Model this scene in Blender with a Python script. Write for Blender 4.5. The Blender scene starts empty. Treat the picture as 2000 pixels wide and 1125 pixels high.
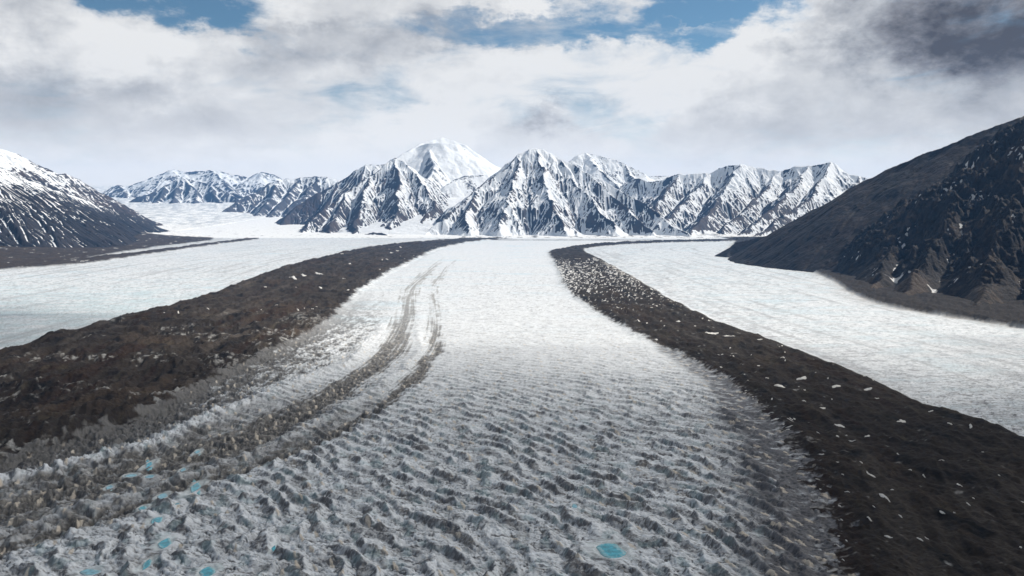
import bpy, math, random, time
import numpy as np
T0 = time.time()
S = bpy.context.scene
F32 = np.float32

# ------------------------------------------------------------------ camera
CAMZ = 600.0                       # metres above the ice
PITCH = math.radians(5.367)
FPX = 1570.0                       # focal length in pixels of a 2000 px wide frame
cam = bpy.data.cameras.new('camera')
cam.sensor_width = 36.0
cam.lens = FPX / 2000.0 * 36.0
cam.clip_start = 1.0
cam.clip_end = 200000.0
camo = bpy.data.objects.new('camera', cam)
S.collection.objects.link(camo)
camo.location = (0, 0, CAMZ)
camo.rotation_euler = (math.pi / 2 - PITCH, 0, 0)
S.camera = camo

# ------------------------------------------------------------------ light
SUN_AZ = math.radians(66)          # clockwise from +Y (the view direction)
SUN_EL = math.radians(43)
sun = bpy.data.lights.new('sun', 'SUN')
sun.energy = 4.7
sun.angle = math.radians(1.2)
sun.color = (1.0, 0.95, 0.87)
suno = bpy.data.objects.new('sun', sun)
S.collection.objects.link(suno)
suno.rotation_euler = (math.pi / 2 - SUN_EL, 0, -SUN_AZ + math.pi)
SUNV = np.array([math.sin(SUN_AZ) * math.cos(SUN_EL), math.cos(SUN_AZ) * math.cos(SUN_EL), math.sin(SUN_EL)])

S.view_settings.view_transform = 'Standard'
S.view_settings.look = 'None'
S.view_settings.exposure = 0.26
S.view_settings.gamma = 1.0
S.cycles.max_bounces = 5
S.cycles.diffuse_bounces = 2
S.cycles.volume_bounces = 1
S.cycles.transparent_max_bounces = 12
S.cycles.use_denoising = True
S.cycles.use_adaptive_sampling = True
S.cycles.adaptive_threshold = 0.02


class NT:
    """small helper around a node tree"""
    def __init__(self, nt):
        self.nt = nt
        nt.nodes.clear()

    def n(self, typ, **kw):
        nd = self.nt.nodes.new(typ)
        for k, v in kw.items():
            setattr(nd, k, v)
        return nd

    def link(self, a, b):
        self.nt.links.new(a, b)

    def put(self, sock, v):
        if isinstance(v, bpy.types.NodeSocket):
            self.link(v, sock)
        elif isinstance(v, (tuple, list)) and len(v) == 3 and sock.type == 'RGBA':
            sock.default_value = (*v, 1)
        else:
            sock.default_value = v

    def math(self, op, a, b=0.0, c=None, clamp=False):
        m = self.n('ShaderNodeMath', operation=op, use_clamp=clamp)
        self.put(m.inputs[0], a)
        self.put(m.inputs[1], b)
        if c is not None:
            self.put(m.inputs[2], c)
        return m.outputs[0]

    def ramp(self, v, a, b, c=0.0, d=1.0, interp='SMOOTHSTEP'):
        m = self.n('ShaderNodeMapRange', interpolation_type=interp)
        self.put(m.inputs[0], v)
        for i, x in enumerate((a, b, c, d)):
            self.put(m.inputs[i + 1], x)
        return m.outputs[0]

    def mix(self, f, a, b, blend='MIX'):
        m = self.n('ShaderNodeMix', data_type='RGBA', blend_type=blend)
        self.put(m.inputs[0], f)
        self.put(m.inputs[6], a)
        self.put(m.inputs[7], b)
        return m.outputs[2]

    def noise(self, vec, scale, detail=5, rough=0.55, dist=0.0):
        m = self.n('ShaderNodeTexNoise')
        self.put(m.inputs['Vector'], vec)
        m.inputs['Scale'].default_value = scale
        m.inputs['Detail'].default_value = detail
        m.inputs['Roughness'].default_value = rough
        m.inputs['Distortion'].default_value = dist
        return m.outputs[0]

    def mapping(self, vec, scale=(1, 1, 1), rot=(0, 0, 0), loc=(0, 0, 0)):
        m = self.n('ShaderNodeMapping')
        self.put(m.inputs[0], vec)
        m.inputs['Scale'].default_value = scale
        m.inputs['Rotation'].default_value = rot
        m.inputs['Location'].default_value = loc
        return m.outputs[0]


# ------------------------------------------------------------------ sky with broken cloud
W = bpy.data.worlds.new('World')
S.world = W
W.use_nodes = True
w = NT(W.node_tree)
out = w.n('ShaderNodeOutputWorld')
bg = w.n('ShaderNodeBackground')
sky = w.n('ShaderNodeTexSky', sky_type='NISHITA')
sky.sun_disc = False
sky.sun_elevation = SUN_EL
sky.sun_rotation = SUN_AZ
sky.altitude = 1500
SKYS = 0.11
tc = w.n('ShaderNodeTexCoord')
sep = w.n('ShaderNodeSeparateXYZ')
w.link(tc.outputs['Generated'], sep.inputs[0])
dx, dy, dz = sep.outputs
AZ = w.math('ARCTAN2', dx, dy)
hor = w.math('SQRT', w.math('ADD', w.math('MULTIPLY', dx, dx), w.math('MULTIPLY', dy, dy)))
EL = w.math('ARCTAN2', dz, hor)
cmb = w.n('ShaderNodeCombineXYZ')
w.link(AZ, cmb.inputs[0])
w.link(w.math('MULTIPLY', EL, 1.75), cmb.inputs[1])
P = cmb.outputs[0]
big = w.noise(w.mapping(P, loc=(3.1, 7.7, 0)), 4.5, 9, 0.56, 0.25)
mid = w.noise(w.mapping(P, loc=(9.1, 2.7, 4)), 11.0, 8, 0.6, 0.3)
wisp = w.noise(w.mapping(P, scale=(0.65, 1.35, 1), loc=(1.3, 5.7, 2)), 13.0, 8, 0.62, 0.5)
wx = w.math('MULTIPLY', w.math('SUBTRACT', w.noise(w.mapping(P, loc=(5, 1, 9)), 8.0, 7, 0.65), 0.5), 0.26)
wy = w.math('MULTIPLY', w.math('SUBTRACT', w.noise(w.mapping(P, loc=(2, 8, 3)), 8.0, 7, 0.65), 0.5), 0.16)
AW = w.math('ADD', AZ, wx)
EW = w.math('ADD', EL, wy)


def blob(u, v, ru, rv):
    """soft round patch of sky, centred on a bearing and a height above the horizon"""
    a = math.atan((u - 1000) / FPX)
    e = math.atan((415 - v) / FPX * math.cos(a))
    x = w.math('MULTIPLY', w.math('SUBTRACT', AW, a), FPX / ru)
    y = w.math('MULTIPLY', w.math('SUBTRACT', EW, e), FPX / rv)
    r2 = w.math('ADD', w.math('MULTIPLY', x, x), w.math('MULTIPLY', y, y))
    return w.math('EXPONENT', w.math('MULTIPLY', r2, -1.0))


def blobs(lst):
    s = None
    for u, v, ru, rv, k in lst:
        b = w.math('MULTIPLY', blob(u, v, ru, rv), k)
        s = b if s is None else w.math('ADD', s, b)
    return s


GAPS = [(330, 20, 130, 50, 1.45), (420, 62, 70, 30, .7), (215, 15, 30, 25, .5), (1170, 55, 330, 38, 1.0), (860, 60, 120, 25, .35),
        (1410, 60, 110, 45, .75), (1000, 95, 120, 20, .5), (1200, 92, 110, 16, .5), (700, 200, 130, 40, .30), (1180, 235, 120, 30, .25), (500, 280, 90, 20, .3),
        (1480, 15, 50, 25, .45), (1490, 150, 1, 1, .1)]
gap = blobs(GAPS)
PUFFS = [(1530, 80, 110, 60, .9), (1430, 110, 60, 25, .5), (100, 50, 150, 50, .6), (850, 240, 90, 30, .7), (970, 20, 120, 18, .6),
         (330, 60, 50, 40, .45), (1100, 250, 40, 25, .5), (1330, 62, 70, 9, .9), (1150, 40, 60, 14, .35)]
puff = blobs(PUFFS)
cov = w.math('ADD', w.math('MULTIPLY', w.math('SUBTRACT', w.math('ADD', w.math('MULTIPLY', big, .45), w.math('MULTIPLY', wisp, .55)), 0.5), 4.2), 0.95)
cov = w.math('SUBTRACT', cov, gap)
cov = w.math('ADD', cov, w.math('MULTIPLY', puff, 0.7))
alpha = w.ramp(cov, -0.25, 0.95)
# how dark the cloud is
DARKS = [(1850, 40, 200, 85, .62), (1980, 150, 160, 120, .35), (60, 230, 170, 75, .30), (640, 90, 200, 70, .3), (1090, 235, 50, 28, .5), (1560, 270, 330, 40, .22),
         (300, 190, 150, 60, .25), (900, 70, 150, 30, .22), (1740, 110, 200, 60, .2), (1450, 230, 150, 50, .2), (250, 300, 120, 30, .15), (0, 60, 60, 120, .12)]
LIGHTS = [(300, 130, 140, 60, .45), (560, 30, 150, 30, .35), (1290, 170, 260, 60, .38), (850, 150, 200, 50, .2), (870, 250, 100, 40, .45), (1450, 60, 80, 45, .45),
          (500, 330, 400, 40, .28), (1500, 110, 120, 30, .2), (20, 110, 40, 30, .3), (1000, 20, 120, 20, .3)]
shade = w.math('ADD', w.math('MULTIPLY', w.math('SUBTRACT', w.math('ADD', w.math('MULTIPLY', big, .4), w.math('MULTIPLY', mid, .6)), 0.5), 1.35), 0.20)
fin = w.noise(w.mapping(P, scale=(1, .8, 1), loc=(4, 4, 8)), 24.0, 8, .62, .4)
shade = w.math('ADD', shade, w.math('MULTIPLY', w.math('SUBTRACT', fin, .5), w.math('ADD', .35, w.math('MULTIPLY', puff, 1.1))))
shade = w.math('ADD', shade, blobs(DARKS))
shade = w.math('SUBTRACT', shade, blobs(LIGHTS), clamp=True)
rampc = w.n('ShaderNodeValToRGB')
w.link(shade, rampc.inputs[0])
cr = rampc.color_ramp
cr.elements[0].position = 0.0
cr.elements[0].color = (0.80, 0.80, 0.795, 1)
cr.elements[1].position = 1.0
cr.elements[1].color = (0.085, 0.085, 0.10, 1)
for p_, c_ in ((.3, (0.60, 0.61, 0.625)), (.55, (0.41, 0.425, 0.455)), (.8, (0.22, 0.225, 0.25))):
    e = cr.elements.new(p_)
    e.color = (*c_, 1)
skyc = w.mix(1.0, sky.outputs[0], (SKYS, SKYS, SKYS), 'MULTIPLY')
skyc = w.mix(1.0, skyc, (0.50, 0.66, 0.68), 'MULTIPLY')
# clouds thin out into bright milk near the horizon
col = w.mix(alpha, skyc, rampc.outputs[0])
low = w.ramp(EL, -0.2, 0.0)
col = w.mix(low, (0.35, 0.37, 0.4), col)
# unseen sky overhead and behind, darkened and blued to cut the ambient light
over = w.math('MULTIPLY', w.ramp(EL, .27, .62), .70)
behind = w.math('MULTIPLY', w.ramp(w.math('ABSOLUTE', AZ), .9, 1.8), .35)
dk = w.math('SUBTRACT', 1.0, w.math('MAXIMUM', over, behind))
col = w.mix(w.math('MAXIMUM', over, behind), col, w.mix(1.0, col, (.84, .97, 1.14), 'MULTIPLY'))
dkc = w.n('ShaderNodeVectorMath', operation='SCALE')
w.link(col, dkc.inputs[0])
w.link(dk, dkc.inputs['Scale'])
col = dkc.outputs[0]
# bright milky cloud low over the far peaks
milk = w.math('MULTIPLY', w.math('MULTIPLY', w.ramp(EL, .15, .03), .78), w.math('SUBTRACT', 1.0, w.math('MULTIPLY', blob(1900, 100, 260, 160), .7), clamp=True))
col = w.mix(milk, col, (1.0, .97, .93))
w.link(col, bg.inputs[0])
bg.inputs[1].default_value = 0.92
w.link(bg.outputs[0], out.inputs[0])

# ------------------------------------------------------------------ numpy noise
_rng = np.random.RandomState(7)
PERM = _rng.permutation(1024).astype(np.int32)
PERM = np.concatenate([PERM, PERM])
_ang = _rng.rand(1024) * 2 * math.pi
GX = np.cos(_ang).astype(F32)
GY = np.sin(_ang).astype(F32)


def perlin(x, y, seed=0):
    x = np.asarray(x, F32) + F32(seed * 17.31 + 511.5)
    y = np.asarray(y, F32) + F32(seed * 9.73 + 377.25)
    xi = np.floor(x)
    yi = np.floor(y)
    fx = x - xi
    fy = y - yi
    xi = xi.astype(np.int32) & 1023
    yi = yi.astype(np.int32) & 1023
    xi1 = (xi + 1) & 1023
    yi1 = (yi + 1) & 1023
    a = PERM[PERM[xi] + yi]
    b = PERM[PERM[xi1] + yi]
    c = PERM[PERM[xi] + yi1]
    d = PERM[PERM[xi1] + yi1]
    u = fx * fx * fx * (fx * (fx * 6 - 15) + 10)
    v = fy * fy * fy * (fy * (fy * 6 - 15) + 10)
    n00 = GX[a] * fx + GY[a] * fy
    n10 = GX[b] * (fx - 1) + GY[b] * fy
    n01 = GX[c] * fx + GY[c] * (fy - 1)
    n11 = GX[d] * (fx - 1) + GY[d] * (fy - 1)
    r = n00 + u * (n10 - n00)
    r = r + v * ((n01 + u * (n11 - n01)) - r)
    return r * F32(1.5)


def fbm(x, y, octs=4, seed=0, gain=0.5):
    s = 0
    a = 1.0
    t = 0
    for i in range(octs):
        s = s + perlin(x * (2.03 ** i), y * (2.03 ** i), seed + i * 3) * a
        t += a
        a *= gain
    return s / t * 1.3


def ridged(x, y, octs=4, seed=0, gain=0.5):
    s = 0
    a = 1.0
    t = 0
    for i in range(octs):
        s = s + (1 - np.abs(perlin(x * (2.03 ** i), y * (2.03 ** i), seed + i * 3)) * 1.6) * a
        t += a
        a *= gain
    return s / t


def sst(x, a, b):
    t = np.clip((x - a) / (b - a), 0, 1)
    return (t * t * (3 - 2 * t)).astype(F32)


def mixc(c, rgb, m):
    m = np.clip(m, 0, 1)[..., None]
    return c * (1 - m) + np.asarray(rgb, F32) * m


# ------------------------------------------------------------------ where things are
def zg(Y):
    """height of the valley floor: level ice that climbs towards the far snowfields"""
    d = np.maximum(np.asarray(Y) / 1000.0 - 12.0, 0)
    d1 = np.minimum(d, 20)
    return 1.7 * d1 * d1 + (d - d1) * 68


def ray(u, v, D):
    t = (562.5 - v) / FPX
    yy = math.cos(PITCH) + t * math.sin(PITCH)
    zz = -math.sin(PITCH) + t * math.cos(PITCH)
    return ((u - 1000) / FPX / yy * D, D, CAMZ + zz / yy * D)


def floor_d(v):
    lo, hi = 200.0, 32000.0
    for _ in range(40):
        m = (lo + hi) / 2
        if ray(1000, v, m)[2] > zg(m):
            lo = m
        else:
            hi = m
    return lo


_vt = np.concatenate([np.arange(418, 470, 1.0), np.arange(470, 600, 2.0), np.arange(600, 2400, 10.0)])
_dt = np.array([floor_d(v) for v in _vt])


def pchip(x, y, xq):
    """monotone cubic through x, y"""
    x = np.asarray(x, float)
    y = np.asarray(y, float)
    h = np.diff(x)
    d = np.diff(y) / h
    m = np.zeros(len(x))
    m[0], m[-1] = d[0], d[-1]
    for i in range(1, len(x) - 1):
        m[i] = 0 if d[i - 1] * d[i] <= 0 else 2 * d[i - 1] * d[i] / (d[i - 1] + d[i])
    xq = np.clip(xq, x[0], x[-1])
    i = np.clip(np.searchsorted(x, xq) - 1, 0, len(h) - 1)
    t = (xq - x[i]) / h[i]
    return (y[i] * (1 + 2 * t) * (1 - t) ** 2 + m[i] * h[i] * t * (1 - t) ** 2 + y[i + 1] * t * t * (3 - 2 * t) + m[i + 1] * h[i] * t * t * (t - 1))


def curve(pts):
    """flow line on the valley floor as x(y), from a few surveyed points (u, v)"""
    pts = sorted(pts, key=lambda p: p[1])
    us = [p[0] for p in pts]
    vs = [p[1] for p in pts]
    vq = _vt[(_vt >= vs[0]) & (_vt <= vs[-1])]
    dq = np.interp(vq, _vt, _dt)
    uq = pchip(vs, us, vq)
    xs = np.array([ray(u, v, d)[0] for u, v, d in zip(uq, vq, dq)])
    o = np.argsort(dq)
    ys, xs = dq[o], xs[o]
    return lambda Y: np.interp(Y, ys, xs).astype(F32)


cL = curve([(340, 452), (380, 460), (418, 467), (400, 472), (320, 481), (215, 497), (120, 512), (20, 524), (-200, 536), (-500, 548)])
cN = curve([(470, 462), (492, 466), (455, 472), (390, 480), (320, 490), (240, 500), (130, 514), (0, 524), (-200, 534), (-500, 546)])
cB = curve([(900, 466), (880, 468), (830, 472), (760, 478), (700, 487), (640, 500), (560, 520), (500, 540), (430, 568), (330, 598), (230, 622), (100, 660), (0, 690), (-200, 760), (-420, 850), (-700, 1000), (-1000, 1200), (-1600, 1700)])
cC = curve([(1000, 466), (940, 470), (890, 478), (845, 490), (800, 512), (745, 540), (690, 578), (640, 625), (560, 672), (400, 755), (250, 830), (100, 872), (0, 905), (-200, 970), (-500, 1080), (-900, 1300), (-1500, 1700)])
cD = curve([(905, 480), (850, 520), (795, 555), (775, 590), (750, 640), (700, 692), (600, 742), (480, 790), (350, 850), (200, 900), (0, 945), (-300, 1020), (-700, 1180), (-1400, 1700)])
cE = curve([(915, 480), (870, 505), (840, 530), (803, 570), (797, 620), (770, 680), (700, 738), (560, 815), (400, 880), (200, 940), (0, 1000), (-300, 1085), (-700, 1250), (-1300, 1700)])
cFr = curve([(925, 480), (878, 505), (850, 530), (826, 560), (822, 600), (822, 650), (800, 715), (720, 768), (620, 820), (500, 876), (300, 955), (0, 1050), (-300, 1145), (-800, 1400), (-1200, 1700)])
cG = curve([(945, 480), (895, 505), (868, 530), (848, 560), (850, 600), (852, 650), (835, 710), (770, 772), (680, 830), (500, 903), (250, 995), (0, 1090), (-300, 1190), (-1000, 1700)])
cH = curve([(1110, 482), (1060, 492), (1085, 515), (1100, 545), (1140, 585), (1200, 622), (1300, 692), (1385, 765), (1430, 850), (1465, 950), (1480, 1060), (1480, 1200), (1400, 1700)])
cI = curve([(1440, 467), (1300, 470), (1180, 475), (1110, 483), (1073, 492), (1085, 515), (1105, 560), (1140, 592), (1250, 655), (1350, 702), (1420, 745), (1500, 810), (1550, 870), (1590, 960), (1630, 1050), (1650, 1125), (1680, 1400), (1700, 1700)])
cJ = curve([(1640, 467), (1440, 471), (1300, 474), (1200, 479), (1140, 487), (1175, 508), (1225, 534), (1300, 580), (1400, 627), (1500, 665), (1600, 700), (1700, 743), (1800, 788), (1900, 818), (2000, 856), (2200, 940), (2600, 1130), (3200, 1500), (3600, 1700)])
cK = curve([(1440, 470), (1425, 490), (1430, 506), (1592, 532), (1680, 579), (1740, 600), (1800, 610), (1900, 626), (2000, 642), (2200, 680), (2700, 780)])

PONDS = [  # u, v, half width px, half height px
    (382, 953, 10, 14), (318, 970, 10, 7), (279, 994, 8, 6), (306, 1018, 13, 8), (322, 1063, 13, 13), (287, 1104, 9, 14),
    (405, 1119, 16, 13), (1193, 1077, 30, 16), (291, 909, 7, 10), (386, 884, 6, 5), (358, 919, 6, 5), (214, 953, 7, 6), (256, 930, 12, 4), (346, 986, 5, 4),
    (535, 1073, 5, 8), (1122, 990, 6, 5), (176, 1119, 20, 8), (293, 932, 9, 4)]
POND_W = []
for (u, v, ru, rv) in PONDS:
    d = floor_d(v)
    x = ray(u, v, d)[0]
    d2 = floor_d(v - rv)
    POND_W.append((x, d, ru / FPX * math.hypot(d, CAMZ), abs(d2 - d)))


def ground(X, Y):
    """height, colour and zone of the valley floor at world x, y"""
    X = np.asarray(X, F32)
    Y = np.asarray(Y, F32)
    base = zg(Y).astype(F32)
    near = sst(-Y, -5200, -2500)                 # 1 in the crevassed foreground
    vnear = sst(-Y, -3600, -1500)
    far = sst(Y, 6000, 11000)
    km = Y / 1000.0
    w1 = fbm(X / 420, Y / 420, 3, 1)
    w2 = fbm(X / 70, Y / 90, 3, 5)
    w3 = fbm(X / 22, Y / 30, 3, 9)
    Xw = X + w1 * 45 + w2 * 14
    xC, xE, xG, xF, xD = cC(Y), cE(Y), cG(Y), cFr(Y), cD(Y)
    xB, xI, xJ, xK, xH = cB(Y), cI(Y), cJ(Y), cK(Y), cH(Y)
    xL, xN = cL(Y), cN(Y)
    # ---- zones
    edge = 10 + 6 * km
    raggedC = (w2 * 1.0 + w3 * .8) * (18 + 40 * vnear)
    mL = sst(X + w1 * 25 + w2 * 10 - xB, -edge * .25, edge * .25) * sst(xC - X - raggedC - w1 * 30, -6 - 2.5 * km, 6 + 2.5 * km)
    mL = mL * sst(-Y, -17400, -17100)
    raggedI = (w2 + w3 * .9) * (22 + 40 * vnear)
    mR = sst(X + w1 * 25 + raggedI - xI, -6 - 2 * km, 6 + 2 * km) * sst(xJ - X - w1 * 20 - w2 * 12, -edge * .25, edge * .25)
    mR = mR * sst(-Y, -17300, -17000)
    landL = sst(xL - X + w1 * 60, -40, 40)
    strip = sst(150 - np.abs(X - xN + w1 * 50) + sst(-Y, -13000, -8500) * 160, -30, 30) * sst(-Y, -17350, -17100) * sst(xB - X, 400, 900)
    landL = np.maximum(landL, strip)
    landR = sst(X + w1 * 20 + w2 * 14 - xK, -20, 20)
    # ---- transverse waves of the icefall
    ph = (1.12 * X - .00018 * X * Y + .2 * Y + .0001 * Y * Y) / 47.0 + w1 * 1.5 + w2 * .60
    f = ph - np.floor(ph)
    prof = np.where(f < .40, f / .40, (1 - (f - .40) / .60) ** 1.4)
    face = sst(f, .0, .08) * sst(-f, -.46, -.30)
    amp = (0.25 + 1.25 * sst(fbm(X / 75, Y / 95, 3, 21, .6), -.40, .55))
    centre = sst(X - xC, 0, 160) * sst(xI - X, -20, 130)
    H = base.copy()
    wave = prof * amp * (6.8 * vnear + 2.6 * near) * centre
    # fine crevasses, drawn out across the flow
    ca, sa = math.cos(math.radians(-22)), math.sin(math.radians(-22))
    U = X * ca + Y * sa
    V = -X * sa + Y * ca
    cr1 = ridged(U / 46 + w2 * .3, V / 15, 3, 31)
    cr2 = ridged(U / 34 + w3 * .3, V / 14 + w2 * .6, 2, 37)
    cra = sst(cr1, .72, .98)
    crb = sst(cr2, .74, .99)
    # striations running down the steep wave faces
    nU = X * .85 + Y * .5
    nV = -X * .5 + Y * .85
    hatch = ridged(nV / 6.0 + w3 * .35, nU / 38, 3, 41, .6)
    jag = ridged(nV / 20 + w3 * .3, nU / 15 + w3 * .3, 3, 43, .6) - .6
    iceH = wave + jag * 4.2 * vnear * (.4 + .6 * centre) - cra * (5.0 * vnear + 1.2) - crb * 2.4 * vnear + w3 * 3.0 * vnear + w2 * (2.2 + 3 * vnear)
    iceH = iceH + (hatch - .6) * 4.2 * (face + .15) * vnear
    # ---- the ridge of clean ice and the dirty serac bands beside it
    gE = np.exp(-((Xw - xE) / (56 + 34 * vnear)) ** 2)
    gG = np.exp(-((Xw - xG) / 25) ** 2)
    gF = np.exp(-((Xw - xF) / (17 + 1.2 * km)) ** 2)
    gD = np.exp(-((Xw - xD) / 34) ** 2)
    ser = ridged(X / 38 + w2 * .5, Y / 52 + w2 * .5, 4, 51, .55)
    ser2 = ridged(X / 15, Y / 22, 3, 57, .55)
    iceH = iceH + gD * 15 * near + gF * 8 * near - (gE + gG * .6) * 9 * near
    iceH = iceH + (gE + gG + gD * .5) * ((ser - .6) * 14 + (ser2 - .6) * 8) * near
    cmid = sst(X - xC, -30, 40) * sst(xD - X, -10, 60)
    iceH = iceH + cmid * ((ser - .6) * 17 + (ser2 - .6) * 9) * near
    # ---- ice colours
    white = np.array([.66, .68, .70], F32)
    col = np.empty(X.shape + (3,), F32)
    col[:] = white
    ns = fbm(X / 900, Y / 260, 4, 61)
    st = fbm(X / 190, Y / 34, 4, 65, .6)
    st2 = fbm(X / 60, Y / 22, 3, 69, .6)
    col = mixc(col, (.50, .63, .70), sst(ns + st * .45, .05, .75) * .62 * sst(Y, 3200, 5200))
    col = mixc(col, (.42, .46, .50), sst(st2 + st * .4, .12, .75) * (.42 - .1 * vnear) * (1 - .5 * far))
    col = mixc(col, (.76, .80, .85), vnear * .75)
    sunny = np.exp(-((X - 150) / 700) ** 2 - ((Y - 5000) / 1500) ** 2)  # sunlit pool in mid-valley, painted into the ice colour
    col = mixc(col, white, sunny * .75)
    # left arm: more blue, finely lined along the flow near its debris edge
    left = sst(xB - X, 0, 60)
    lin = fbm((X - xB) / 60, Y / 1500, 4, 71, .6)
    col = mixc(col, (.44, .56, .60), left * sst(fbm(X / 260, Y / 110, 4, 73) + .9 * sst(-Y, -9000, -4500) - .3, .0, .9) * .7)
    col = mixc(col, (.40, .41, .42), left * sst(lin, .0, .7) * .7 * np.exp(-np.maximum(xB - X - 40, 0) / 500))
    col = mixc(col, (.36, .36, .35), left * sst(X - xL, -20, 60) * np.exp(-np.maximum(X - xL, 0) / 260) * .6 * far)
    lb = np.exp(-((X + 1450 + (Y - 6500) * .38) / 70) ** 2) * sst(Y, 5400, 6200) * sst(-Y, -8600, -7600)
    col = mixc(col, (.33, .33, .33), left * lb * .6)
    fr = np.where(Y < 5200, ridged(U / 75 + w1, V / 24, 3, 77, .6), ridged(U / 170 + w1, V / 60, 3, 79, .6))
    col = mixc(col, (.34, .37, .39), (1 - centre) * sst(fr + .12 * st, .60, .90) * .75)
    fs_ = fbm((X - np.where(X < xC, xB, xJ)) / 95, Y / 2600, 4, 78, .6)
    col = mixc(col, (.33, .34, .35), (1 - centre) * sst(fs_, .05, .55) * .62)
    # right arm
    right = sst(X - xJ, 0, 60)
    col = mixc(col, (.52, .60, .64), right * sst(fbm(X / 300, Y / 120, 4, 75) + .15, .0, .9) * .75)
    col = mixc(col, (.30, .30, .32), right * sst(st2 * .7 + st * .6 + .45 * np.exp(-np.maximum(X - xJ, 0) / 420), .25, .9) * .7)
    col = mixc(col, (.36, .34, .32), right * np.exp(-np.maximum(xK - X + w2 * 60, 0) / 60) * .8)
    # foreground: dirty crevasses; the steep faces also have shade painted into their colour
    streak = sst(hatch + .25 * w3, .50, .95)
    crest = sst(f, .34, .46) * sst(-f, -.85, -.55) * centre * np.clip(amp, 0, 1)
    dirt_shade = face * (.38 + .75 * streak) * amp * centre * vnear
    dirt_shade = dirt_shade + .55 * cra * (vnear + .45 * near) * (1 - gD * .8) + .45 * crb * vnear
    dirt_shade = dirt_shade + sst(fbm(X / 120, Y / 70, 4, 81), -.05, .6) * .42 * vnear * centre
    strokes = ridged(U / 44 + w2 * .8, V / 17 + w2 * .9, 3, 87, .6)
    dirt_shade = dirt_shade + sst(strokes, .70, .90) * .85 * (vnear + .3 * near)
    dirt_shade = dirt_shade + sst(st2 + .3 * w3, .0, .5) * .30 * (.25 * near + .75 * vnear)
    sfar = ridged(U / 120 + w1, V / 44 + w2 * .5, 3, 89, .6)
    dirt_shade = dirt_shade + sst(sfar, .64, .90) * .42 * centre * sst(Y, 2600, 3600) * sst(-Y, -11000, -6000)
    dirt_shade = np.clip(dirt_shade * (1 - .62 * crest), 0, 1)
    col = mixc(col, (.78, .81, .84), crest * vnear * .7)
    tone = fbm(X / 60, Y / 60, 3, 83)
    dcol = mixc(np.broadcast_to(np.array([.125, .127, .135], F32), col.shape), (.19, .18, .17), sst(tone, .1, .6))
    col = col * (1 - dirt_shade[..., None]) + dcol * dirt_shade[..., None]
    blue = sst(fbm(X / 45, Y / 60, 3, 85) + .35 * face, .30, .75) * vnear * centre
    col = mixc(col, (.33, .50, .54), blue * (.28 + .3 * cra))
    # dirty bands
    bn = fbm(X / 40, Y / 130, 4, 91, .6) * .9 + (ser - .6) * -1.2
    longi = fbm((X - xE) / 16, Y / 1400, 3, 93, .6)
    g = (gE * .98 + gG * .78) * sst(-Y, -11500, -7500) * (1 - gF * .95)
    g = g * (.55 + .45 * near)
    m = sst(g + (bn * .22 + longi * .62) * (g > .04), .12, .62)
    bandc = mixc(np.broadcast_to(np.array([.105, .10, .095], F32), col.shape), (.30, .285, .26), sst(ser2 + w3 * .3, .55, .95) * .8)
    bandc = mixc(bandc, (.30, .29, .27), sst(Y, 3000, 6500) * .75)
    m = m * (.82 + .18 * near)
    fill = sst(Xw - xD, 12, 50) * sst(xG - Xw, -35, 10) * sst(-Y, -3000, -1900) * (1 - gF * .6)
    m = np.maximum(m, fill * (.55 + .45 * sst(bn, -.4, .3)))
    col = col * (1 - m[..., None]) + bandc * m[..., None]
    # between the brown debris and the clean ridge
    q = sst(X - xC, -150, -70) * sst(xD - X, -10, 60) * sst(-Y, -6500, -3300) * (1 - gD)
    m = q * sst(bn + 1.15 * np.exp(-np.maximum(X - xC, 0) / 170) + .42 * vnear, .05, .7)
    col = mixc(col, (.10, .095, .09), m * .95)
    # grey margin right of the clean ice
    q = sst(Xw - xH, -20, 30) * sst(xI - X, -150, -60)
    q = np.maximum(q, sst(Xw - xH, -110, 60) * sst(xI - X, -150, -60) * vnear)
    gm = q * sst(st2 * .8 + w3 * .5 + .62 + .3 * vnear, .0, .9) * (.55 + .42 * sst(-Y, -4500, -2200)) * sst(-Y, -9000, -6000)
    col = mixc(col, (.095, .095, .105), gm)
    # cream serac blades
    lx = X * .80 + Y * .35
    ly = -X * .45 + Y * .8
    cell = np.floor(lx / 26) + 57 * np.floor(ly / 62)
    rnd = np.sin(cell * 12.9898) * 43758.5453
    rnd = rnd - np.floor(rnd)
    r2 = np.sin(cell * 78.233) * 12543.123
    r2 = r2 - np.floor(r2)
    px = lx / 26 - np.floor(lx / 26) - (.3 + .4 * rnd)
    py = ly / 62 - np.floor(ly / 62) - (.35 + .3 * r2)
    bl = np.exp(-((px + w3 * .18) / (.13 + .09 * r2)) ** 2 - ((py + w3 * .12) / .26) ** 2)
    where = np.clip(gE * .75 + gG * .6 + gD * .3 + q * .95 + centre * .42 + cmid * .2, 0, 1)
    bl = bl * (r2 < where * .62)
    bm = sst(bl, .35, .7) * near
    col = mixc(col, (.64, .57, .48), bm * .85)
    iceH = iceH + bm * 1.2
    # ---- debris
    hum = fbm(X / 230, Y / 320, 4, 101)
    hr = ridged(X / 120, Y / 260, 4, 105)
    hum2 = fbm(X / 26, Y / 34, 4, 109)
    rock = np.empty(X.shape + (3,), F32)
    rock[:] = (.034, .028, .024)
    rock = mixc(rock, (.056, .042, .032), sst(fbm(X / 300, Y / 600, 3, 111) + .4 * hum2, -.1, .7))
    fl_ = fbm(np.where(X < xC + 200, X - xB, X - xI) / 75, Y / 1700, 4, 113, .6)
    rock = mixc(rock, (.070, .060, .052), sst(fl_, .10, .5) * .7)
    rock = mixc(rock, (.030, .018, .013), sst(-fl_, .05, .5) * .8)
    rock = mixc(rock, (.014, .013, .013), sst(fbm(X / 90, Y / 170, 4, 115), .1, .6))
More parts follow.
